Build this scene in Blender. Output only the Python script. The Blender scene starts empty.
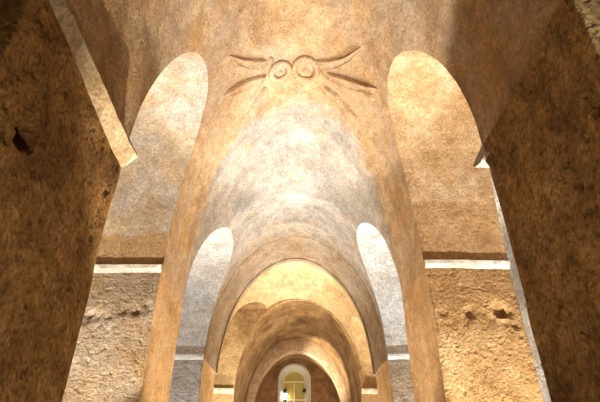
import bpy, bmesh, math, random
from mathutils import Vector, noise

sc = bpy.context.scene
col = sc.collection
ZS = 4.3            # height of the imposts
PI = math.pi

# ------------------------------------------------------------------ materials
def nd(nt, t, **kw):
    n = nt.nodes.new(t)
    for k, v in kw.items():
        setattr(n, k, v)
    return n

def rock(name, dark, mid, light, scale=1.1, bump=0.5, fine=38.0, chisel=0.0, chisel_dir=(1, 1, 6),
         grey=None, grey_amt=0.0, rough=0.92, stain=None, stain_amt=0.0, extra=None, pits=0.35, grain=(.5, 1.34)):
    m = bpy.data.materials.new(name); m.use_nodes = True
    nt = m.node_tree; L = nt.links.new
    bs = nt.nodes['Principled BSDF']
    bs.inputs['Roughness'].default_value = rough
    bs.inputs['Specular IOR Level'].default_value = 0.2
    tc = nd(nt, 'ShaderNodeTexCoord')
    n1 = nd(nt, 'ShaderNodeTexNoise'); n1.inputs['Scale'].default_value = scale
    n1.inputs['Detail'].default_value = 9; n1.inputs['Roughness'].default_value = 0.62
    n1.inputs['Distortion'].default_value = 0.6
    L(tc.outputs['Object'], n1.inputs['Vector'])
    r = nd(nt, 'ShaderNodeValToRGB')
    r.color_ramp.elements[0].position = 0.32; r.color_ramp.elements[0].color = (*dark, 1)
    r.color_ramp.elements[1].position = 0.68; r.color_ramp.elements[1].color = (*light, 1)
    e = r.color_ramp.elements.new(0.5); e.color = (*mid, 1)
    L(n1.outputs['Fac'], r.inputs['Fac'])
    c = r.outputs['Color']
    def mix(fac, a, b, mode='MIX'):
        x = nd(nt, 'ShaderNodeMix', data_type='RGBA', blend_type=mode)
        if isinstance(fac, float): x.inputs[0].default_value = fac
        else: L(fac, x.inputs[0])
        for s, v in ((6, a), (7, b)):
            if isinstance(v, tuple): x.inputs[s].default_value = (*v, 1)
            else: L(v, x.inputs[s])
        return x.outputs[2]
    def mask(sc_, lo, hi, amt, vec=None, off=0.0):
        n = nd(nt, 'ShaderNodeTexNoise'); n.inputs['Scale'].default_value = sc_
        n.inputs['Detail'].default_value = 7; n.inputs['Roughness'].default_value = 0.65
        mp = nd(nt, 'ShaderNodeMapping'); mp.inputs['Location'].default_value = (off, off * 1.7, off * .6)
        if vec: mp.inputs['Scale'].default_value = vec
        L(tc.outputs['Object'], mp.inputs['Vector']); L(mp.outputs['Vector'], n.inputs['Vector'])
        mr = nd(nt, 'ShaderNodeMapRange'); mr.inputs['From Min'].default_value = lo; mr.inputs['From Max'].default_value = hi
        mr.inputs['To Max'].default_value = amt
        L(n.outputs['Fac'], mr.inputs['Value'])
        return mr.outputs['Result']
    if grey:
        c = mix(mask(1.3, 0.42, 0.62, grey_amt, off=3.0), c, grey)
    if stain:
        c = mix(mask(2.2, 0.5, 0.66, stain_amt, off=11.0), c, stain)
    if extra:
        c = extra(nt, tc, c, mix, mask)
    # grain in the stone itself
    n2 = nd(nt, 'ShaderNodeTexNoise'); n2.inputs['Scale'].default_value = fine
    n2.inputs['Detail'].default_value = 6; n2.inputs['Roughness'].default_value = 0.7
    L(tc.outputs['Object'], n2.inputs['Vector'])
    gr = nd(nt, 'ShaderNodeMapRange'); gr.inputs['From Min'].default_value = 0.3; gr.inputs['From Max'].default_value = 0.7
    gr.inputs['To Min'].default_value = grain[0]; gr.inputs['To Max'].default_value = grain[1]
    L(n2.outputs['Fac'], gr.inputs['Value'])
    n5 = nd(nt, 'ShaderNodeTexNoise'); n5.inputs['Scale'].default_value = 6.5
    n5.inputs['Detail'].default_value = 8; n5.inputs['Roughness'].default_value = 0.72; n5.inputs['Distortion'].default_value = .4
    L(tc.outputs['Object'], n5.inputs['Vector'])
    g5 = nd(nt, 'ShaderNodeMapRange'); g5.inputs['From Min'].default_value = 0.3; g5.inputs['From Max'].default_value = 0.68
    g5.inputs['To Min'].default_value = 0.66; g5.inputs['To Max'].default_value = 1.16
    L(n5.outputs['Fac'], g5.inputs['Value'])
    cb5 = nd(nt, 'ShaderNodeCombineColor')
    L(g5.outputs['Result'], cb5.inputs[0])
    for k, pw in ((1, 1.12), (2, 1.3)):
        pn = nd(nt, 'ShaderNodeMath', operation='POWER'); L(g5.outputs['Result'], pn.inputs[0]); pn.inputs[1].default_value = pw
        L(pn.outputs[0], cb5.inputs[k])
    c = mix(1.0, c, cb5.outputs['Color'], 'MULTIPLY')
    cb = nd(nt, 'ShaderNodeCombineColor')
    for k in range(3): L(gr.outputs['Result'], cb.inputs[k])
    c = mix(1.0, c, cb.outputs['Color'], 'MULTIPLY')
    L(c, bs.inputs['Base Color'])
    # bump: grain + pits + chisel marks
    h = nd(nt, 'ShaderNodeMath', operation='MULTIPLY'); h.inputs[1].default_value = 1.0
    L(n2.outputs['Fac'], h.inputs[0]); hh = h.outputs[0]
    if pits:
        n3 = nd(nt, 'ShaderNodeTexNoise'); n3.inputs['Scale'].default_value = 11; n3.inputs['Detail'].default_value = 5
        L(tc.outputs['Object'], n3.inputs['Vector'])
        mr = nd(nt, 'ShaderNodeMapRange'); mr.inputs['From Min'].default_value = 0.55; mr.inputs['From Max'].default_value = 0.72
        mr.inputs['To Max'].default_value = -pits * 2.5
        L(n3.outputs['Fac'], mr.inputs['Value'])
        a = nd(nt, 'ShaderNodeMath', operation='ADD'); L(hh, a.inputs[0]); L(mr.outputs['Result'], a.inputs[1]); hh = a.outputs[0]
    if chisel:
        mp = nd(nt, 'ShaderNodeMapping'); mp.inputs['Scale'].default_value = chisel_dir
        L(tc.outputs['Object'], mp.inputs['Vector'])
        n4 = nd(nt, 'ShaderNodeTexNoise'); n4.inputs['Scale'].default_value = 7; n4.inputs['Detail'].default_value = 4
        n4.inputs['Distortion'].default_value = 0.3
        L(mp.outputs['Vector'], n4.inputs['Vector'])
        mu = nd(nt, 'ShaderNodeMath', operation='MULTIPLY'); mu.inputs[1].default_value = chisel * 3
        L(n4.outputs['Fac'], mu.inputs[0])
        a = nd(nt, 'ShaderNodeMath', operation='ADD'); L(hh, a.inputs[0]); L(mu.outputs[0], a.inputs[1]); hh = a.outputs[0]
    b = nd(nt, 'ShaderNodeBump'); b.inputs['Strength'].default_value = bump; b.inputs['Distance'].default_value = 0.02
    L(hh, b.inputs['Height']); L(b.outputs['Normal'], bs.inputs['Normal'])
    return m

def plain(name, colr, rough=0.6, metal=0.0, emit=None, es=0.0, var=0.12, scale=8.0):
    m = bpy.data.materials.new(name); m.use_nodes = True
    nt = m.node_tree; L = nt.links.new; bs = nt.nodes['Principled BSDF']
    tc = nd(nt, 'ShaderNodeTexCoord'); n = nd(nt, 'ShaderNodeTexNoise')
    n.inputs['Scale'].default_value = scale; n.inputs['Detail'].default_value = 5
    L(tc.outputs['Object'], n.inputs['Vector'])
    r = nd(nt, 'ShaderNodeValToRGB')
    r.color_ramp.elements[0].color = (*[x * (1 - var * 2) for x in colr], 1)
    r.color_ramp.elements[1].color = (*[min(1, x * (1 + var)) for x in colr], 1)
    L(n.outputs['Fac'], r.inputs['Fac']); L(r.outputs['Color'], bs.inputs['Base Color'])
    bs.inputs['Roughness'].default_value = rough; bs.inputs['Metallic'].default_value = metal
    if emit:
        bs.inputs['Emission Color'].default_value = (*emit, 1); bs.inputs['Emission Strength'].default_value = es
    return m

def ceiling_patina(nt, tc, c, mix, mask):
    """grey lichen-stained plaster over the second bay; tan tufa before and after it"""
    L = nt.links.new
    sp = nd(nt, 'ShaderNodeSeparateXYZ'); L(tc.outputs['Object'], sp.inputs[0])
    def math_(op, a, b=None):
        x = nd(nt, 'ShaderNodeMath', operation=op)
        for k, v in enumerate((a, b)):
            if v is None: continue
            if isinstance(v, (int, float)): x.inputs[k].default_value = v
            else: L(v, x.inputs[k])
        return x.outputs[0]
    def mr(v, a, b, c0, d):
        x = nd(nt, 'ShaderNodeMapRange', interpolation_type='SMOOTHSTEP')
        L(v, x.inputs['Value'])
        for k, q in (('From Min', a), ('From Max', b), ('To Min', c0), ('To Max', d)): x.inputs[k].default_value = q
        return x.outputs['Result']
    nz = nd(nt, 'ShaderNodeTexNoise'); nz.inputs['Scale'].default_value = 2.3; nz.inputs['Detail'].default_value = 6
    L(tc.outputs['Object'], nz.inputs['Vector'])
    wob = math_('MULTIPLY', math_('SUBTRACT', nz.outputs['Fac'], 0.5), 0.7)
    edge = mr(sp.outputs['Z'], 4.6, 7.3, 6.85, 6.02)
    d = math_('ADD', math_('SUBTRACT', sp.outputs['Y'], edge), wob)
    m1 = mr(d, -0.08, 0.14, 0, 1)
    m2 = mr(math_('ADD', sp.outputs['Y'], wob), 9.7, 10.3, 1, 0)
    m = math_('MULTIPLY', m1, m2)
    g = mix(mask(1.7, 0.4, 0.65, 0.8, off=5.0), (.36, .315, .27), (.52, .455, .38))
    g = mix(mask(2.6, 0.56, 0.68, 0.75, off=8.0), g, (.55, .37, .20))
    # pale rings of damp that follow the section of the vault
    wv = nd(nt, 'ShaderNodeTexWave', wave_type='BANDS', bands_direction='Y')
    wv.inputs['Scale'].default_value = 0.30; wv.inputs['Distortion'].default_value = 3.5; wv.inputs['Detail'].default_value = 4
    wv.inputs['Detail Scale'].default_value = 1.6
    L(tc.outputs['Object'], wv.inputs['Vector'])
    g = mix(math_('MULTIPLY', mr(wv.outputs['Fac'], 0.7, 0.95, 0.0, 0.5), mask(1.1, .42, .58, 1.0, off=2.0)), g, (.68, .61, .52))
    out = mix(m, c, g)
    # browner tone just before the third pair of piers
    d3 = math_('ADD', sp.outputs['Y'], math_('MULTIPLY', wob, 0.6))
    m3 = math_('MULTIPLY', mr(d3, 8.4, 9.2, 0, 0.55), mr(d3, 10.25, 10.4, 1, 0))
    out = mix(m3, out, (.26, .17, .09))
    m4 = math_('MULTIPLY', mr(math_('ADD', sp.outputs['Y'], wob), 10.1, 10.4, 0, .75), mask(1.4, .35, .6, 1.0, off=9.0))
    return mix(m4, out, (.74, .56, .30))

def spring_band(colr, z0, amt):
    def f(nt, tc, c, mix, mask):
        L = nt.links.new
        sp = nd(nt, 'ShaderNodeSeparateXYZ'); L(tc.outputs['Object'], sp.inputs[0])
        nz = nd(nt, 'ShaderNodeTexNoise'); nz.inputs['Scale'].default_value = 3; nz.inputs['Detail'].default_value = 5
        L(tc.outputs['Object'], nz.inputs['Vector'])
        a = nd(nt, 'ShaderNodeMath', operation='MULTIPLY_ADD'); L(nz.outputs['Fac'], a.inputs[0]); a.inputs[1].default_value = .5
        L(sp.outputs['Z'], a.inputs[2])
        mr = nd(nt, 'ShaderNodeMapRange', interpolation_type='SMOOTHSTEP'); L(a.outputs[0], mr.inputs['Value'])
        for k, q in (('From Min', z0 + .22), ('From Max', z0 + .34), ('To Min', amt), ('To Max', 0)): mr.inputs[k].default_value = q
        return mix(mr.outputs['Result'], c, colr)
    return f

TAN_D, TAN_M, TAN_L = (.36, .215, .105), (.52, .345, .19), (.66, .49, .315)
M = {}
M['ceiling'] = rock('tufa_vault', TAN_D, TAN_M, TAN_L, scale=1.3, bump=.45, stain=(.62, .36, .13), stain_amt=.5,
                    grey=(.47, .38, .29), grey_amt=.55, extra=ceiling_patina)
M['soffit_grey'] = rock('grey_tan_soffit', (.42, .29, .16), (.50, .40, .29), (.60, .53, .45), scale=1.1, bump=.4,
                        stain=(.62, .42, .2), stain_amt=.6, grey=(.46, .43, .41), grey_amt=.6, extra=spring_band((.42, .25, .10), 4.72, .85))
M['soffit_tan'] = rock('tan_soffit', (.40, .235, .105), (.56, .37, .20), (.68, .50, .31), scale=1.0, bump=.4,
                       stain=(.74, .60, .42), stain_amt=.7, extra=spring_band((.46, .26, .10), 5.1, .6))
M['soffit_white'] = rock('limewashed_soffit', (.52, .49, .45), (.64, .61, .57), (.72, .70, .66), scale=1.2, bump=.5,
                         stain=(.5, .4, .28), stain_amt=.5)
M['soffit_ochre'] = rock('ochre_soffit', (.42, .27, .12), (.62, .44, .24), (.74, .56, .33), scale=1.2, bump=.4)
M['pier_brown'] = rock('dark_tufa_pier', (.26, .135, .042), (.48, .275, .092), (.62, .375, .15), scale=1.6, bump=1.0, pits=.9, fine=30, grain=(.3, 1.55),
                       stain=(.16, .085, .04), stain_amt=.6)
M['pier_grey'] = rock('grey_chiselled_pier', (.27, .19, .115), (.36, .27, .18), (.46, .37, .27), scale=1.6, bump=.8,
                      chisel=.35, chisel_dir=(2, 2, 4), stain=(.42, .25, .1), stain_amt=.6, pits=.5)
M['pier_gold'] = rock('golden_chiselled_pier', (.30, .17, .065), (.42, .255, .11), (.52, .35, .17), scale=1.6, bump=.8,
                      chisel=.4, chisel_dir=(4, 4, 4), stain=(.42, .22, .08), stain_amt=.6, pits=.5)
M['pier_tan'] = rock('orange_tan_pier_face', (.44, .26, .11), (.60, .38, .19), (.70, .48, .27), scale=1.2, bump=.5, stain=(.5, .36, .22), stain_amt=.5)
M['pier_pale'] = rock('pale_grey_pier', (.36, .31, .25), (.44, .39, .33), (.52, .47, .41), scale=1.6, bump=.8,
                      chisel=.5, chisel_dir=(2, 2, 6))
M['impost'] = rock('pale_plaster_impost', (.44, .37, .29), (.56, .50, .42), (.64, .60, .54), scale=2.5, bump=.3, fine=55, pits=.15)
M['cream_band'] = rock('cream_rock_band', (.40, .28, .16), (.58, .45, .29), (.72, .60, .44), scale=2.2, bump=.4)
M['rib'] = rock('brown_rib', (.20, .13, .07), (.29, .20, .12), (.40, .30, .20), scale=1.5, bump=.5,
                grey=(.34, .28, .22), grey_amt=.6)
M['chancel'] = rock('smoke_browned_chancel_arch_shade', (.13, .075, .035), (.25, .15, .07), (.40, .26, .13), scale=1.5, bump=.5,
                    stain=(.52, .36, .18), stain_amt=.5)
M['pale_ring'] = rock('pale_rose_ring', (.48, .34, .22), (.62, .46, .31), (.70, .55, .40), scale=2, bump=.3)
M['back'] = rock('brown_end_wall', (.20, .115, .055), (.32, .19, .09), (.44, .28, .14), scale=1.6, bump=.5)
M['aisle'] = rock('aisle_rock', (.36, .30, .23), (.48, .42, .34), (.58, .53, .46), scale=.9, bump=.9, pits=.8)
M['floor'] = rock('worn_stone_floor', (.26, .19, .12), (.36, .28, .19), (.44, .36, .26), scale=1.2, bump=.3)
M['reveal'] = plain('limewash', (.66, .66, .60), .85)
M['wood'] = plain('cream_painted_wood', (.74, .64, .36), .5, scale=14)
M['pane'] = plain('amber_pane', (.36, .27, .075), .3, emit=(.8, .58, .14), es=.05, scale=4)
M['black'] = plain('black_iron', (.02, .02, .02), .45, .6)
M['glow'] = plain('lamp_glass', (.9, .9, .85), .4, emit=(1, .97, .85), es=9)

# ------------------------------------------------------------------ shape of the nave
def lerp_table(tab, y):
    if y <= tab[0][0]: return tab[0][1]
    for (a, va), (b, vb) in zip(tab, tab[1:]):
        if y <= b:
            t = (y - a) / (b - a); t = t * t * (3 - 2 * t)
            return va + (vb - va) * t
    return tab[-1][1]
T_XL = [(3.5, -1.49), (5.4, -1.6), (9.3, -1.6), (10.3, -1.53), (11.6, -1.42)]
T_XR = [(3.45, 1.68), (5.4, 1.58), (6.9, 1.56), (9.1, 1.70), (10.3, 1.66), (11.6, 1.60)]
T_ZC = [(3.0, 7.65), (4.5, 7.62), (5.7, 7.56), (6.3, 7.44), (8.0, 6.98), (9.2, 6.82), (10.3, 6.84), (10.7, 6.82), (11.6, 6.47)]
XL = lambda y: lerp_table(T_XL, y)
XR = lambda y: lerp_table(T_XR, y)
ZC = lambda y: lerp_table(T_ZC, y)
CX = 0.06
def nave_x(side, y, z):
    q = max(0.0, min(1.0, (z - ZS) / (ZC(y) - ZS)))
    h = math.sqrt(max(0.0, 1 - q * q))
    return CX + ((XR(y) - CX) if side > 0 else (XL(y) - CX)) * h
def nave_z(x, y):
    w = (XR(y) - CX) if x > CX else (CX - XL(y))
    q = min(1.0, abs(x - CX) / w)
    return ZS + (ZC(y) - ZS) * math.sqrt(1 - q * q)

#            y0     y1    crown of the arch
OPEN = {-1: [(-.5, 1.76, 6.55), (3.50, 5.65, 6.54), (6.95, 9.20, 6.18), (10.3, 12.5, 6.22)],
         1: [(-.5, 1.85, 6.55), (3.45, 5.48, 6.54), (6.80, 9.10, 6.22), (10.3, 11.6, 5.75)]}
AISLE = {-1: 2.66, 1: 2.6}       # where the piers end towards the aisles
def arch_z(side, y):
    for k, (a, b, c) in enumerate(OPEN[side]):
        if a < y < b:
            q = abs(y - (a + b) / 2) / ((b - a) / 2)
            n = 2.25 if k in (1, 2) else 2
            return ZS + (c - ZS) * max(0.0, 1 - q ** n) ** (1 / n)
    return ZS

def rough_off(p, amp=1.0):
    """one field of hand-hewn unevenness shared by every stone surface, so neighbours meet"""
    a = noise.noise_vector(p * 1.1) * 0.018
    b = noise.noise_vector(p * 4.3 + Vector((7, 3, 1))) * 0.007
    return (a + b) * amp
def R(p, amp=1.0):
    p = Vector(p)
    return p + rough_off(p, amp)

# ------------------------------------------------------------------ object helpers
def link_mesh(name, bm, mat, parent=None, smooth=True, recalc=True):
    if recalc: bmesh.ops.recalc_face_normals(bm, faces=bm.faces[:])
    me = bpy.data.meshes.new(name); bm.to_mesh(me); bm.free()
    if smooth:
        for p in me.polygons: p.use_smooth = True
    me.materials.append(mat)
    o = bpy.data.objects.new(name, me); col.objects.link(o)
    if parent is not None:
        o.parent = parent
        o.matrix_parent_inverse = parent.matrix_basis.inverted()   # vertices stay in the place's own coordinates
    return o
def tag(o, label, cat, group=None):
    o['label'] = label; o['category'] = cat
    if group: o['group'] = group
    return o
def struct(o):
    o['kind'] = 'structure'; return o
def empty(name, loc):
    o = bpy.data.objects.new(name, None); o.location = loc; o.empty_display_size = .2
    col.objects.link(o); return o
def grid(bm, rows, close_u=False):
    vs = [[bm.verts.new(p) for p in r] for r in rows]
    for a, b in zip(vs, vs[1:]):
        n = len(a)
        for i in range(n if close_u else n - 1):
            bm.faces.new((a[i], a[(i + 1) % n], b[(i + 1) % n], b[i]))
    return vs
def box(bm, x0, x1, y0, y1, z0, z1):
    v = [bm.verts.new((x, y, z)) for x in (x0, x1) for y in (y0, y1) for z in (z0, z1)]
    for f in ((0, 1, 3, 2), (4, 6, 7, 5), (0, 4, 5, 1), (2, 3, 7, 6), (0, 2, 6, 4), (1, 5, 7, 3)):
        bm.faces.new([v[i] for i in f])
def cyl(bm, p, q, r, n=14):
    p, q = Vector(p), Vector(q); d = (q - p).normalized()
    u = d.orthogonal().normalized(); w = d.cross(u)
    rows = [[c + (u * math.cos(2 * PI * k / n) + w * math.sin(2 * PI * k / n)) * r for k in range(n)] for c in (p, q)]
    vs = grid(bm, rows, True)
    bm.faces.new(vs[0]); bm.faces.new(vs[1])
def sharp_by_angle(o, deg=40):
    me = o.data
    bm = bmesh.new(); bm.from_mesh(me)
    for e in bm.edges:
        if len(e.link_faces) == 2 and e.calc_face_angle(0) > math.radians(deg): e.smooth = False
    bm.to_mesh(me); bm.free()

# ------------------------------------------------------------------ y stations shared by vault and arches
ys = set()
y = -2.2
while y < 1.0: ys.add(round(y, 4)); y += .15
while y < 11.6: ys.add(round(y, 4)); y += .045
for s in (-1, 1):
    for a, b, c in OPEN[s]:
        n = 48 if a > 2 else 24
        for k in range(n + 1):
            ys.add(round((a + b) / 2 - (b - a) / 2 * math.cos(PI * k / n), 4))
ys.add(11.6)
YS = sorted(v for v in ys if -2.2 <= v <= 11.6)

# ---- ceiling: the whole carved vault of the nave, from impost to impost
bm = bmesh.new(); rows = []
NTH = 110
for y in YS:
    r = []
    ph = []
    for s in (-1, 1):
        z = arch_z(s, y)
        ph.append(math.asin(max(0.0, min(1.0, (z - ZS) / (ZC(y) - ZS)))))
    a0, a1 = ph[0], PI - ph[1]
    for k in range(NTH + 1):
        a = a0 + (a1 - a0) * k / NTH
        h = math.cos(a)
        x = CX + ((CX - XL(y)) * -h if h > 0 else (XR(y) - CX) * -h)
        r.append(R((x, y, ZS + (ZC(y) - ZS) * math.sin(a))))
    rows.append(r)
grid(bm, rows)
bmesh.ops.remove_doubles(bm, verts=bm.verts[:], dist=1e-5)
# back of the shell, so the vault has thickness
ceil = struct(link_mesh('ceiling', bm, M['ceiling']))

# ------------------------------------------------------------------ aisle arches (soffit with a solid ring behind it)
def aisle_arch(side, idx, mat, label):
    y0, y1, c = OPEN[side][idx]
    st = [y for y in YS if y0 - 1e-4 <= y <= y1 + 1e-4]
    bm = bmesh.new(); rows = []
    NX = 26
    for y in st:
        z = arch_z(side, y)
        xe = nave_x(side, y, z)
        xo = side * AISLE[side]
        inner = [R((xe + (xo - xe) * k / NX, y, z)) for k in range(NX + 1)]
        inner[0] = R((xe, y, z))
        t = (y - (y0 + y1) / 2) / ((y1 - y0) / 2)
        back = [R((xo, y + t * .04, z + .22)), R((xe + side * .22, y + t * .04, z + .2))]
        rows.append(inner + back)
    vs = grid(bm, rows, True)
    bm.faces.new(vs[0]); bm.faces.new(vs[-1])
    o = link_mesh('aisle_arch', bm, mat)
    sharp_by_angle(o, 50)
    return tag(o, label, 'arch', 'arches between nave and aisles')
aisle_arch(-1, 1, M['soffit_grey'], 'tall grey and tan arch soffit springing from the left pier with the pitted grey band')
aisle_arch(1, 1, M['soffit_tan'], 'tall warm tan arch soffit with pale streaks above the golden pitted pier')
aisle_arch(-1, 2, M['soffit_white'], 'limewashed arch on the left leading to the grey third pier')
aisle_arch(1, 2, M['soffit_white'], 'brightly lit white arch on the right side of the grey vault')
aisle_arch(-1, 3, M['chancel'], 'small ochre arch with shade painted in dark brown, left of the chancel vault')  # ochre soffit given the dark chancel brown to paint its shade
aisle_arch(1, 3, M['soffit_ochre'], 'small glowing ochre arch right of the brown chancel vault')
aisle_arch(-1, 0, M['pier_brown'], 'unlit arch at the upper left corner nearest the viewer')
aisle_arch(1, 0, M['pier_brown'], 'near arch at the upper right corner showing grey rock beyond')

# ------------------------------------------------------------------ piers
def pier(side, y0, y1, mat, imposts, label, dents=(), step=.04, amp=1.0, far=1.0, nave_mat=None, band=('impost', 1.0)):
    mid = (y0 + y1) / 2
    xn = lambda yy: (XL(yy) if side < 0 else XR(yy))
    root = empty('stone_pier', (side * 2.1, mid, 0))
    tag(root, label, 'pier', 'rock piers of the nave')
    # outline in plan, walked once round: nave face, far jamb, aisle face, near jamb
    pts = []
    def seg(a, b):
        n = max(2, int((Vector(b) - Vector(a)).length / step))
        for k in range(n): pts.append((a[0] + (b[0] - a[0]) * k / n, a[1] + (b[1] - a[1]) * k / n))
    e = .012
    n = max(4, int((y1 - y0 - 2 * e) / step))
    for k in range(n + 1):
        yy = y0 + e + (y1 - y0 - 2 * e) * k / n
        pts.append((xn(yy), yy))
    xo = side * AISLE[side]
    seg((xn(y1) + side * e, y1), (xo - side * e, y1)); pts.append((xo - side * e, y1))
    seg((xo, y1 - e), (xo, y0 + e)); pts.append((xo, y0 + e))
    seg((xo - side * e, y0), (xn(y0) + side * e, y0)); pts.append((xn(y0) + side * e, y0))
    zs = [0, .3, .6, .9, 1.1, 1.25]
    while zs[-1] < ZS - step: zs.append(zs[-1] + step)
    zs.append(ZS)
    bm = bmesh.new(); rows = []
    for z in zs:
        r = []
        for x, yy in pts:
            p = R((x, yy, z), amp)
            # worn, nibbled corners
            q = Vector((x, yy, z))
            for (dx, dy, dz, rad, dep, ax) in dents:
                w = noise.noise(q * 7) * .2 + 1
                d = (q - Vector((dx, dy, dz)))
                d.z *= .8
                t = d.length / (rad * w)
                if t < 1:
                    f = dep * (1 - t * t) ** .4
                    if ax == 'x': p.x += side * f
                    else: p.y += f
            r.append(p)
        rows.append(r)
    vs = grid(bm, rows, True)
    bm.faces.new(vs[0]); bm.faces.new(vs[-1])
    o = link_mesh('shaft', bm, mat, root); sharp_by_angle(o, 55)
    if nave_mat is not None:      # the face towards the nave gets a smoother orange tan
        o.data.materials.append(nave_mat)
        for p in o.data.polygons:
            if abs(p.normal.x) > .6 and abs(p.center.x - xn(p.center.y)) < .12: p.material_index = 1
    for face in imposts:
        bm = bmesh.new()
        prof = [(-.05, -.055), (0.0, -.055), (.045, -.015), (.055, .03), (.0, .045), (-.05, .05)]
        if face == 'nave':   # bevelled band along the nave
            prof = [(-.05, -.12), (0.0, -.12), (.06 * band[1], -.06), (.125 * band[1], .01), (.115 * band[1], .05), (0, .06), (-.05, .06)]
        rows = []
        N = 40
        for k in range(N + 1):
            t = k / N; r = []
            for a, z in prof:
                a2 = a + (noise.noise(Vector((t * 19, a * 30, z * 30 + side))) * .006 if a > .01 else 0)
                if face == 'nave':
                    yy = y0 + .05 + (y1 - .012 - y0 - .05) * t
                    tp = .45 + .55 * t
                    p = Vector((xn(yy) - side * a2 * tp, yy, ZS + z * tp))
                else:
                    a2 *= (far if face == 'far' else 1)
                    xx = xn(y0 if face == 'near' else y1) + side * (.004 if far == 1 else -.02 if far < 2 else -.06)
                    x = xx + (xo - xx) * t
                    yy = (y0 - a2) if face == 'near' else (y1 + a2)
                    p = Vector((x, yy, ZS + z))
                r.append(p + rough_off(p, .8))
            rows.append(r)
        vs = grid(bm, rows, True); bm.faces.new(vs[0]); bm.faces.new(vs[-1])
        im = link_mesh('impost', bm, M[band[0] if face == 'nave' else 'impost'], root); sharp_by_angle(im, 35)
        if face != 'nave': im['label'] = 'pale plaster impost ledge'
    return root

random.seed(4)
D1L = [(-1.49, y, z, r, d, 'x') for y, z, r, d in (
    (2.19, 3.44, .10, .26), (2.17, 3.37, .07, .18), (1.99, 3.27, .04, .06), (1.94, 3.33, .035, .05), (2.24, 3.55, .025, .03), (2.06, 3.75, .03, .03),
    (2.36, 3.48, .022, .03), (2.20, 3.40, .022, .04), (3.11, 3.29, .05, .03), (3.16, 3.20, .04, .03), (2.73, 2.65, .04, .03), (1.95, 3.62, .03, .03),
    (2.07, 3.25, .03, .04), (3.19, 2.64, .04, .03))]
D1R = [(1.68, y, z, r, d, 'x') for y, z, r, d in (
    (2.02, 3.62, .05, .08), (2.03, 3.55, .045, .08), (2.04, 3.50, .035, .06), (2.47, 3.47, .035, .05), (2.44, 3.37, .03, .05), (2.43, 3.30, .035, .06),
    (2.41, 3.26, .03, .05), (2.79, 3.36, .03, .03), (2.99, 2.78, .04, .03), (2.82, 2.52, .04, .03), (3.1, 3.36, .03, .02), (2.2, 3.45, .02, .03))]
for k in range(46):
    D1L.append((-1.49, 1.95 + random.random() * 1.5, 2.3 + random.random() * 1.9, .012 + random.random() * .018, .02, 'x'))
    D1R.append((1.68, 1.95 + random.random() * 1.45, 2.3 + random.random() * 1.9, .012 + random.random() * .018, .02, 'x'))
D2R = [(2.01, 5.48, 3.69, .055, .06, 'y'), (2.37, 5.48, 3.72, .08, .08, 'y'), (2.46, 5.48, 3.70, .05, .05, 'y'), (2.22, 5.48, 3.62, .04, .02, 'y')]
for k in range(24):
    D2R.append((1.65 + random.random() * .9, 5.48, 3.52 + random.random() * .16, .02 + random.random() * .02, .016, 'y'))
D2L = []
for k in range(70):
    x = random.random()
    D2L.append((-1.66 - x * 1.0, 5.65, 3.80 - x * .14 + random.random() * .12 - .06, .016 + random.random() * .022, .018, 'y'))

pier(-1, 1.76, 3.50, M['pier_brown'], ['nave', 'far'], 'dark brown rock pier at the left edge with a large black hole', D1L, .022, 1.2, far=1.6, band=('cream_band', .95))
pier(1, 1.85, 3.45, M['pier_brown'], ['nave', 'far'], 'dark brown rock pier at the right edge with black pits', D1R, .022, 1.2, far=2.8, band=('pier_brown', .4))
pier(-1, 5.65, 6.95, M['pier_grey'], ['near', 'far'], 'grey chiselled pier on the left with a pitted band under its white ledge', D2L, .032, nave_mat=M['pier_tan'])
pier(1, 5.48, 6.80, M['pier_gold'], ['near', 'far'], 'golden chiselled pier on the right with two holes below its white ledge', D2R, .032, nave_mat=M['pier_tan'])
pier(-1, 9.20, 10.3, M['pier_pale'], ['near', 'far'], 'narrow grey pier on the left at the foot of the brown rib', step=.05, nave_mat=M['pier_tan'])
pier(1, 9.10, 10.3, M['pier_grey'], ['near', 'far'], 'narrow tan pier on the right at the foot of the brown rib', step=.05, nave_mat=M['pier_tan'])

# ------------------------------------------------------------------ transverse rib over the third piers
def ring_solid(name, mat, y0, y1, inner, outer, n=72, ny=12, parent=None):
    """an arched band: inner(a, y) and outer(a, y) give points for angle a from right (0) to left (pi)"""
    bm = bmesh.new(); rows = []
    for k in range(n + 1):
        a = PI * k / n
        r = [inner(a, y0 + (y1 - y0) * j / ny) for j in range(ny + 1)]
        r += [outer(a, y1), outer(a, y0)]
        rows.append(r)
    vs = grid(bm, rows, True); bm.faces.new(vs[0]); bm.faces.new(vs[-1])
    o = link_mesh(name, bm, mat, parent); sharp_by_angle(o, 45)
    return o
def rib_pt(drop, zb=ZS - .02):
    def f(a, y):
        w = (XR(y) - CX) if math.cos(a) > 0 else (CX - XL(y))
        return R((CX + math.cos(a) * (w - drop), y, zb + (ZC(y) - drop - zb) * math.sin(a)))
    return f
rib_front = lambda a, y: rib_pt(.004 + .034 * min(1, max(0, (y - 9.22) / .5)))(a, y)
rib = empty('transverse_rib', (0, 9.75, ZS))
tag(rib, 'brown arched rib crossing the nave between the grey vault and the yellow bay', 'arch')
o = ring_solid('rib_band', M['rib'], 9.22, 10.155, rib_front, rib_pt(-.05), parent=rib)
o = ring_solid('edge_moulding', M['rib'], 10.15, 10.28, rib_pt(.06), rib_pt(-.05), ny=3, parent=rib)

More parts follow.
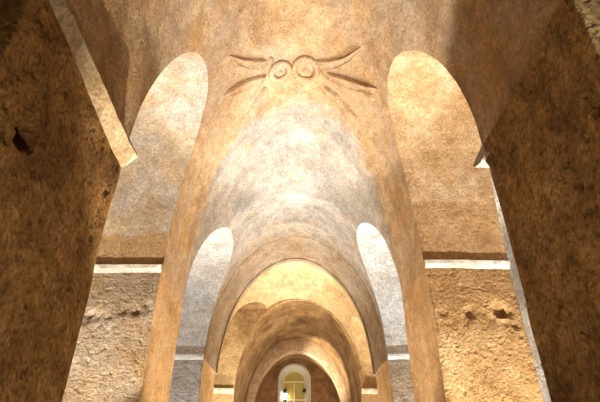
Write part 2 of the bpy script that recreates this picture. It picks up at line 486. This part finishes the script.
# ------------------------------------------------------------------ chancel: front face, smoked barrel, pale ring, end wall
CC, CW, CZ = .12, 1.39, 6.43
def ch(a, y, w=CW, z=CZ, c=CC, zb=ZS):
    return R((c + w * math.cos(a), y, zb + (z - zb) * math.sin(a)))
def barrel_profile(y, w, ztop, c, amp=1.0, n=60, nl=24):
    """from the floor on the right, up and over, to the floor on the left"""
    pts = [R((c + w, y, ZS * k / nl), amp) for k in range(nl)]
    pts += [R((c + w * math.cos(PI * k / n), y, ZS + (ztop - ZS) * math.sin(PI * k / n)), amp) for k in range(n + 1)]
    pts += [R((c - w, y, ZS * (1 - (k + 1) / nl)), amp) for k in range(nl)]
    return pts
bm = bmesh.new()
rows = []
for k in range(17):
    t = k / 16
    rows.append(barrel_profile(11.6, 2.75 + (CW - 2.75) * t, 7.3 + (CZ - 7.3) * t, CC))
rows += [barrel_profile(11.63, CW, CZ, CC), barrel_profile(11.63, 2.75, 7.3, CC), rows[0]]
grid(bm, rows); bmesh.ops.remove_doubles(bm, verts=bm.verts[:], dist=1e-5)
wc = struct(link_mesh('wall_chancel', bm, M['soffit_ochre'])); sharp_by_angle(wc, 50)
bm = bmesh.new(); rows = []
rows.append(barrel_profile(14.32, 2.75, 7.3, CC))
rows.append(barrel_profile(11.64, 2.75, 7.3, CC))
NB = 54
for k in range(NB + 1):
    rows.append(barrel_profile(11.64 + 2.68 * k / NB, CW, CZ, CC))
vs = grid(bm, rows)
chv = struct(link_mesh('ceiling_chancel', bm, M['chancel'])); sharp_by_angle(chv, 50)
for s in (-1, 1):
    bm = bmesh.new(); rows = []
    for k in range(21):
        x = CC + s * (CW + .01 + (2.74 - CW) * k / 20)
        rows.append([Vector((x, 11.62 - a, ZS + z)) + rough_off(Vector((x, 11.6, ZS)), .8)
                     for a, z in [(-.03, -.06), (.03, -.06), (.08, 0), (.085, .04), (-.03, .05)]])
    vs = grid(bm, rows, True); bm.faces.new(vs[0]); bm.faces.new(vs[-1])
    o = link_mesh('chancel_impost', bm, M['impost']); sharp_by_angle(o, 35)
    tag(o, ('pale ledge on the rock face left of the chancel barrel' if s < 0 else 'pale ledge on the rock face right of the chancel barrel'), 'ledge')

bm = bmesh.new()
prof = lambda y, w, z: barrel_profile(y, w, z, CC + .02, .6)
rows = [prof(14.3, 1.42, 6.46), prof(14.26, 1.36, 6.40), prof(14.26, 1.20, 6.03)]
rows += [prof(14.26 + .3 * k / 5, 1.20, 6.03) for k in range(1, 6)]
rows += [prof(14.56, 1.42, 6.46)]
vs = grid(bm, rows + [rows[0]])
bmesh.ops.remove_doubles(bm, verts=bm.verts[:], dist=1e-5)
o = link_mesh('apse_arch', bm, M['pale_ring']); sharp_by_angle(o, 45)
tag(o, 'pale rose arched ring framing the brown end wall', 'arch')

# end wall with an arched window hole, and the short apse barrel in front of it
WX, WZ0, WSP, WHW = .06, 3.1, 5.50, .425
def outline(hw, zb, zsp, ztop, n=20, c=WX):
    """closed arched outline, starting bottom right, anticlockwise"""
    p = [(c + hw, zb + (zsp - zb) * k / 10) for k in range(10)]
    p += [(c + hw * math.cos(PI * k / n), zsp + (ztop - zsp) * math.sin(PI * k / n)) for k in range(n + 1)]
    p += [(c - hw, zsp + (zb - zsp) * (k + 1) / 10) for k in range(10)]
    p += [(c - hw + 2 * hw * (k + 1) / 8, zb) for k in range(7)]
    return p
bm = bmesh.new()
inn = outline(WHW, WZ0, WSP, 5.93); out = outline(1.5, 0.0, ZS, 6.3, c=.14)
rows = []
for k in range(25):
    t = k / 24
    rows.append([R((a[0] + (b[0] - a[0]) * t, 15.3, a[1] + (b[1] - a[1]) * t), .6) for a, b in zip(inn, out)])
rows.append([Vector((b[0], 15.75, b[1])) for b in out])
rows.append([Vector((a[0], 15.75, a[1])) for a in inn])
grid(bm, rows + [rows[0]], True)
bmesh.ops.remove_doubles(bm, verts=bm.verts[:], dist=1e-5)
wb = struct(link_mesh('wall_back', bm, M['back'])); sharp_by_angle(wb, 50)
bm = bmesh.new()
rows = [barrel_profile(14.5 + .85 * k / 14, 1.3, 6.12, CC + .02, .8) for k in range(15)]
rows += [barrel_profile(15.35, 1.6, 6.5, CC + .02, .8), barrel_profile(14.5, 1.6, 6.5, CC + .02, .8)]
grid(bm, rows + [rows[0]])
bmesh.ops.remove_doubles(bm, verts=bm.verts[:], dist=1e-5)
av = struct(link_mesh('ceiling_apse', bm, M['back'])); sharp_by_angle(av, 50)

win = struct(empty('window_1', (WX, 15.6, WZ0)))
win['label'] = 'small arched window with amber panes in the end wall'
bm = bmesh.new()
a = outline(WHW - .003, WZ0, WSP, 5.925); b = outline(.335, WZ0 + .1, WSP + .02, 5.855); c = outline(.335, WZ0 + .1, WSP + .02, 5.855)
rows = [[Vector((p[0], 15.275, p[1])) for p in outline(WHW + .05, WZ0 - .05, WSP, 5.98)],
        [Vector((p[0], 15.27, p[1])) for p in a]]
rows += [[Vector((p[0] + (q[0] - p[0]) * t, 15.27 + .36 * t, p[1] + (q[1] - p[1]) * t)) for p, q in zip(a, b)] for t in (.25, .5, .75, 1)]
rows += [[Vector((p[0], 15.74, p[1])) for p in c]]
rows += [[Vector((p[0], 15.74, p[1])) for p in outline(WHW - .003, WZ0, WSP, 5.925)]]
rows += [[Vector((p[0], 15.32, p[1])) for p in outline(WHW + .05, WZ0 - .05, WSP, 5.98)]]
grid(bm, rows + [rows[0]], True)
bmesh.ops.remove_doubles(bm, verts=bm.verts[:], dist=1e-5)
rv = link_mesh('reveal', bm, M['reveal'], win); sharp_by_angle(rv, 40); rv['label'] = 'limewashed rounded reveal'
bm = bmesh.new()
o1 = outline(.345, WZ0 + .09, WSP + .02, 5.865); o2 = outline(.305, WZ0 + .13, WSP + .02, 5.825)
rows = [[Vector((p[0], yy, p[1])) for p in oo] for oo, yy in ((o1, 15.63), (o2, 15.63), (o2, 15.70), (o1, 15.70))]
grid(bm, rows + [rows[0]], True); bmesh.ops.remove_doubles(bm, verts=bm.verts[:], dist=1e-5)
link_mesh('frame', bm, M['wood'], win, smooth=False)
for z0, z1 in ((5.515, 5.56), (5.0, 5.045), (4.45, 4.495), (3.9, 3.945)):
    bm = bmesh.new(); box(bm, WX - .31, WX + .31, 15.635, 15.69, z0, z1)
    link_mesh('rail', bm, M['wood'], win, smooth=False)
bm = bmesh.new(); box(bm, WX - .02, WX + .02, 15.63, 15.695, WZ0 + .12, 5.52)
link_mesh('mullion', bm, M['wood'], win, smooth=False)
bm = bmesh.new()
fan = outline(.31, 5.55, 5.56, 5.83)
f = [bm.verts.new((p[0], 15.655, p[1])) for p in fan]; g = [bm.verts.new((p[0], 15.67, p[1])) for p in fan]
bm.faces.new(f); bm.faces.new(g)
for k in range(len(f)): bm.faces.new((f[k], f[(k + 1) % len(f)], g[(k + 1) % len(f)], g[k]))
link_mesh('fanlight', bm, M['pane'], win, smooth=False)
for z0, z1 in ((5.04, 5.52), (4.49, 5.005), (3.94, 4.455), (3.2, 3.905)):
    for x0, x1 in ((WX - .305, WX - .018), (WX + .018, WX + .305)):
        bm = bmesh.new(); box(bm, x0, x1, 15.655, 15.67, z0, z1)
        link_mesh('pane', bm, M['pane'], win, smooth=False)
for x in (WX - .27, WX + .29):
    bm = bmesh.new(); box(bm, x - .05, x + .05, 15.585, 15.64, 5.255, 5.30); cyl(bm, (x, 15.60, 5.22), (x, 15.60, 5.33), .022)
    link_mesh('hinge', bm, M['black'], win, smooth=False)
# small glowing lamp clamped in the left of the window niche
lp = empty('niche_lamp', (WX - .22, 15.54, 4.98))
tag(lp, 'small glowing white lamp in the left side of the arched end window', 'lamp')
bm = bmesh.new(); cyl(bm, (WX - .265, 15.54, 5.0), (WX - .265, 15.54, 5.17), .05, 18); link_mesh('diffuser', bm, M['glow'], lp)
bm = bmesh.new(); cyl(bm, (WX - .265, 15.54, 5.17), (WX - .265, 15.54, 5.21), .056, 18); link_mesh('cap', bm, M['black'], lp, smooth=False)
bm = bmesh.new(); cyl(bm, (WX - .265, 15.54, 4.95), (WX - .265, 15.54, 5.0), .056, 18); cyl(bm, (WX - .4, 15.54, 4.975), (WX - .265, 15.54, 4.975), .015)
link_mesh('bracket', bm, M['black'], lp, smooth=False)

# ------------------------------------------------------------------ carved cross on the vault
def on_vault(x, y, h):
    """a point on the vault's surface at plan position (x, y), h below it along the surface normal"""
    p = Vector((x, y, nave_z(x, y)))
    q = p + rough_off(p)
    dx = (nave_z(x + .01, y) - nave_z(x - .01, y)) / .02; dy = (nave_z(x, y + .01) - nave_z(x, y - .01)) / .02
    return q + Vector((dx, dy, -1)).normalized() * h
CROSS = {"petals": [
   ( [(-0.894, 4.628), (-0.77, 4.806), (-0.619, 4.954), (-0.428, 5.075)] ,
     [(-0.886, 4.671), (-0.827, 4.87), (-0.696, 5.079), (-0.434, 5.251)] ),
   ( [(-1.016, 5.162), (-0.865, 5.182), (-0.692, 5.244), (-0.438, 5.342)] ,
     [(-0.999, 5.244), (-0.84, 5.379), (-0.675, 5.429), (-0.442, 5.455)] ),
   ( [(-0.748, 5.898), (-0.667, 5.782), (-0.572, 5.675), (-0.476, 5.554)] ,
     [(-0.693, 5.998), (-0.583, 5.917), (-0.486, 5.794), (-0.403, 5.636)] ),
   ( [(0.896, 4.563), (0.822, 4.731), (0.716, 4.89), (0.516, 5.058), (0.316, 5.171)] ,
     [(0.911, 4.594), (0.821, 4.863), (0.662, 5.103), (0.499, 5.265), (0.323, 5.343)] ),
   ( [(1.127, 4.92), (0.933, 5.076), (0.74, 5.198), (0.501, 5.3)] ,
     [(1.094, 5.059), (0.924, 5.265), (0.712, 5.39), (0.478, 5.427)] ),
   ( [(0.954, 5.72), (0.822, 5.675), (0.699, 5.602), (0.487, 5.581)] ,
     [(0.88, 5.843), (0.748, 5.855), (0.622, 5.793), (0.432, 5.716)] ),
], "rings": [
    (-0.228, 5.369, 0.137, 0.148, 0.045) ,
    (0.17, 5.36, 0.182, 0.201, 0.045) ,
], "bosses": [
    (-0.371, 5.118, 0.058, 0.06) ,
    (-0.229, 5.407, 0.061, 0.03) ,
    (0.187, 5.415, 0.077, 0.03) ,
    (-0.029, 5.385, 0.061, 0.05) ,
    (0.408, 5.236, 0.073, 0.04) ,
    (1.077, 5.123, 0.051, 0.06) ,
    (1.017, 5.15, 0.043, 0.05) ,
]}
def resample(poly, n):
    d = [0]
    for a, b in zip(poly, poly[1:]): d.append(d[-1] + math.hypot(b[0] - a[0], b[1] - a[1]))
    out = []
    for k in range(n + 1):
        t = d[-1] * k / n
        for i in range(len(d) - 1):
            if t <= d[i + 1] + 1e-9:
                u = (t - d[i]) / max(1e-9, d[i + 1] - d[i])
                out.append((poly[i][0] + (poly[i + 1][0] - poly[i][0]) * u, poly[i][1] + (poly[i + 1][1] - poly[i][1]) * u)); break
    return out
if CROSS:
    cx0 = empty('carved_cross', (0.0, 5.4, 7.5))
    tag(cx0, 'carved flared cross with two rings in relief on the tan vault', 'carving')
    for hi, lo in CROSS['petals']:
        A = resample(hi, 26); B = resample(lo, 26)
        bm = bmesh.new(); rows = []
        for i, (a, b) in enumerate(zip(A, B)):
            t = i / 26
            env = min(1, t * 6 + .25) * min(1, (1 - t) * 6 + .25)
            r = [on_vault(*a, -.03)]
            for u, h in ((0, .07), (.06, .08), (.2, .058), (.45, .034), (.75, .03), (.9, .052), (1.0, .03)):
                x = a[0] + (b[0] - a[0]) * u; y = a[1] + (b[1] - a[1]) * u
                r.append(on_vault(x, y, h * env))
            r.append(on_vault(*b, -.03))
            rows.append(r)
        vs = grid(bm, rows, True); bm.faces.new(vs[0]); bm.faces.new(vs[-1])
        o = link_mesh('cross_arm', bm, M['ceiling'], cx0); sharp_by_angle(o, 55)
    for x, y, rx, ry, w in CROSS['rings']:
        bm = bmesh.new(); rows = []
        for k in range(48):
            a = 2 * PI * k / 48; r = []
            for j in range(10):
                b = 2 * PI * j / 10
                q = 1 + w * math.cos(b) / rx
                r.append(on_vault(x + rx * q * math.cos(a), y + ry * q * math.sin(a), .02 + .045 * math.sin(b)))
            rows.append(r)
        grid(bm, rows + [rows[0]], True); bmesh.ops.remove_doubles(bm, verts=bm.verts[:], dist=1e-5)
        link_mesh('ring', bm, M['ceiling'], cx0)
    for x, y, r0, h in CROSS['bosses']:
        bm = bmesh.new(); rows = []
        for k in range(7):
            t = k / 6
            rows.append([on_vault(x + r0 * math.cos(2 * PI * j / 16) * math.cos(t * PI / 2.1) * (1 + .2 * noise.noise(Vector((x * 9, j, k)))),
                                  y + r0 * math.sin(2 * PI * j / 16) * math.cos(t * PI / 2.1), -.02 + (h + .02) * math.sin(t * PI / 2)) for j in range(16)])
        vs = grid(bm, rows, True); bm.faces.new(vs[-1]); bm.faces.new(vs[0])
        link_mesh('boss', bm, M['ceiling'], cx0)

# ------------------------------------------------------------------ aisles, floor, closing walls
def slab(name, mat, x0, x1, y0, y1, z0, z1):
    bm = bmesh.new(); box(bm, x0, x1, y0, y1, z0, z1)
    return struct(link_mesh(name, bm, mat, smooth=False))
slab('floor', M['floor'], -4.6, 4.6, -2.6, 15.8, -.3, 0)
def rough_wall(name, side, mat):
    bm = bmesh.new(); rows = []
    y = -2.5
    while y <= 12.0:
        r = []
        for k in range(45):
            t = k / 44
            # wall rising into a shallow rock ceiling that meets the back of the arches
            if t < .6: x, z = 4.05, 6.4 * t / .6
            else:
                a = (t - .6) / .4 * PI / 2
                x, z = 2.62 + 1.43 * math.cos(a), 6.4 + .9 * math.sin(a)
            p = Vector((side * x, y, z))
            p += noise.noise_vector(p * 1.3) * .09 + noise.noise_vector(p * 4) * .03
            r.append(p)
        rows.append(r); y += .12
    grid(bm, rows)
    return struct(link_mesh(name, bm, mat))
rough_wall('wall_left', -1, M['aisle'])
rough_wall('wall_right', 1, M['aisle'])
slab('wall_front', M['aisle'], -4.6, 4.6, -2.75, -2.45, 0, 8.0)
# rock above the arches that closes vault to aisle
for s, nm in ((-1, 'trim_1'), (1, 'trim_2')):
    bm = bmesh.new(); rows = []
    for y in YS:
        z = arch_z(s, y)
        rows.append([Vector((s * AISLE[s], y, max(z, ZS))), Vector((s * AISLE[s], y, 7.4))])
    grid(bm, rows); struct(link_mesh(nm, bm, M['aisle']))

# ------------------------------------------------------------------ lights: floor uplights in side openings and nave, plus added fill spots
def up(name, loc, target, power, colr, size=.22, spread=150):
    l = bpy.data.lights.new(name, 'AREA'); l.shape = 'DISK'; l.size = size; l.energy = power; l.color = colr
    l.spread = math.radians(spread)
    o = bpy.data.objects.new(name, l); col.objects.link(o); o.location = loc
    o.rotation_euler = (Vector(target) - Vector(loc)).to_track_quat('-Z', 'Y').to_euler()
    return o
def spot(name, loc, target, power, colr, half=37, blend=.12, size=.06):
    l = bpy.data.lights.new(name, 'SPOT'); l.energy = power; l.color = colr; l.shadow_soft_size = size
    l.spot_size = math.radians(2 * half); l.spot_blend = blend
    o = bpy.data.objects.new(name, l); col.objects.link(o); o.location = loc
    o.rotation_euler = (Vector(target) - Vector(loc)).to_track_quat('-Z', 'Y').to_euler()
    return o
WARM = (1, .84, .62); NEUT = (1, .93, .82); COOL = (.93, .97, 1.0)
spot('uplight_a', (-2.35, 3.85, .25), (-2.35, 3.95, 6), 820, NEUT)
spot('uplight_b', (2.4, 3.85, .25), (2.4, 3.95, 6), 760, NEUT)
spot('uplight_c', (-2.3, 7.9, .25), (-2.4, 8.3, 6), 480, COOL, 42, .6)
spot('uplight_d', (2.4, 7.8, .25), (2.6, 8.2, 6), 860, COOL, 40, .6)
spot('uplight_e', (-2.0, 10.5, .2), (-1.75, 11.6, 3.6), 150, WARM, 15, .5)
spot('uplight_f', (2.3, 10.9, .25), (1.9, 11.0, 6), 500, WARM, 50, .5)
spot('uplight_j', (-.95, 6.3, .12), (-1.40, 3.35, 4.1), 1500, WARM, 8, 1.0)
spot('uplight_k', (1.15, 6.3, .12), (-1.6, 6.35, 4.7), 700, WARM, 20, .8)
spot('uplight_o', (-1.1, 6.15, .12), (1.57, 6.2, 4.7), 480, WARM, 20, .8)
spot('fill_chancel_wall', (-.6, 8.6, .12), (-1.85, 11.6, 4.9), 700, WARM, 9, .5)  # added spot, brightens the wall left of the chancel barrel
spot('fill_near_piers', (0, .6, .12), (0, 2.6, 4.6), 80, WARM, 52, .6)  # added fill, lifts the dark faces of the nearest piers
spot('uplight_m', (2.75, 5.0, .7), (2.5, 5.5, 6), 220, NEUT, 50, .7)
spot('fill_apse_ring', (-.9, 11.0, .12), (1.12, 14.26, 5.75), 3200, WARM, 8, .6)  # added narrow beam, brightens the right side of the pale ring
spot('daylight', (2.9, -1.3, 1.6), (2.2, 1.85, 4.3), 330, (.85, .93, 1.0), 22, .5, .3)
up('uplight_h', (.1, 10.7, .15), (.1, 11.0, 7), 82, WARM, .22, 110)
up('uplight_i', (.1, 13.2, .15), (.1, 14.6, 6), 10, WARM, .22, 110)

w = bpy.data.worlds.new('World'); sc.world = w; w.use_nodes = True
w.node_tree.nodes['Background'].inputs[0].default_value = (.03, .025, .02, 1)
w.node_tree.nodes['Background'].inputs[1].default_value = .3

# ------------------------------------------------------------------ camera
cam = bpy.data.cameras.new('Camera'); co = bpy.data.objects.new('Camera', cam); col.objects.link(co)
cam.sensor_width = 36; cam.lens = 510 / 600 * 36; cam.clip_start = .05
co.location = (0, 0, 1.5); co.rotation_euler = (math.radians(90 + 34), 0, -.0146)
sc.camera = co
sc.view_settings.view_transform = 'Standard'; sc.view_settings.look = 'None'
sc.view_settings.gamma = 1; sc.view_settings.exposure = 1.15
sc.cycles.max_bounces = 10; sc.cycles.diffuse_bounces = 6
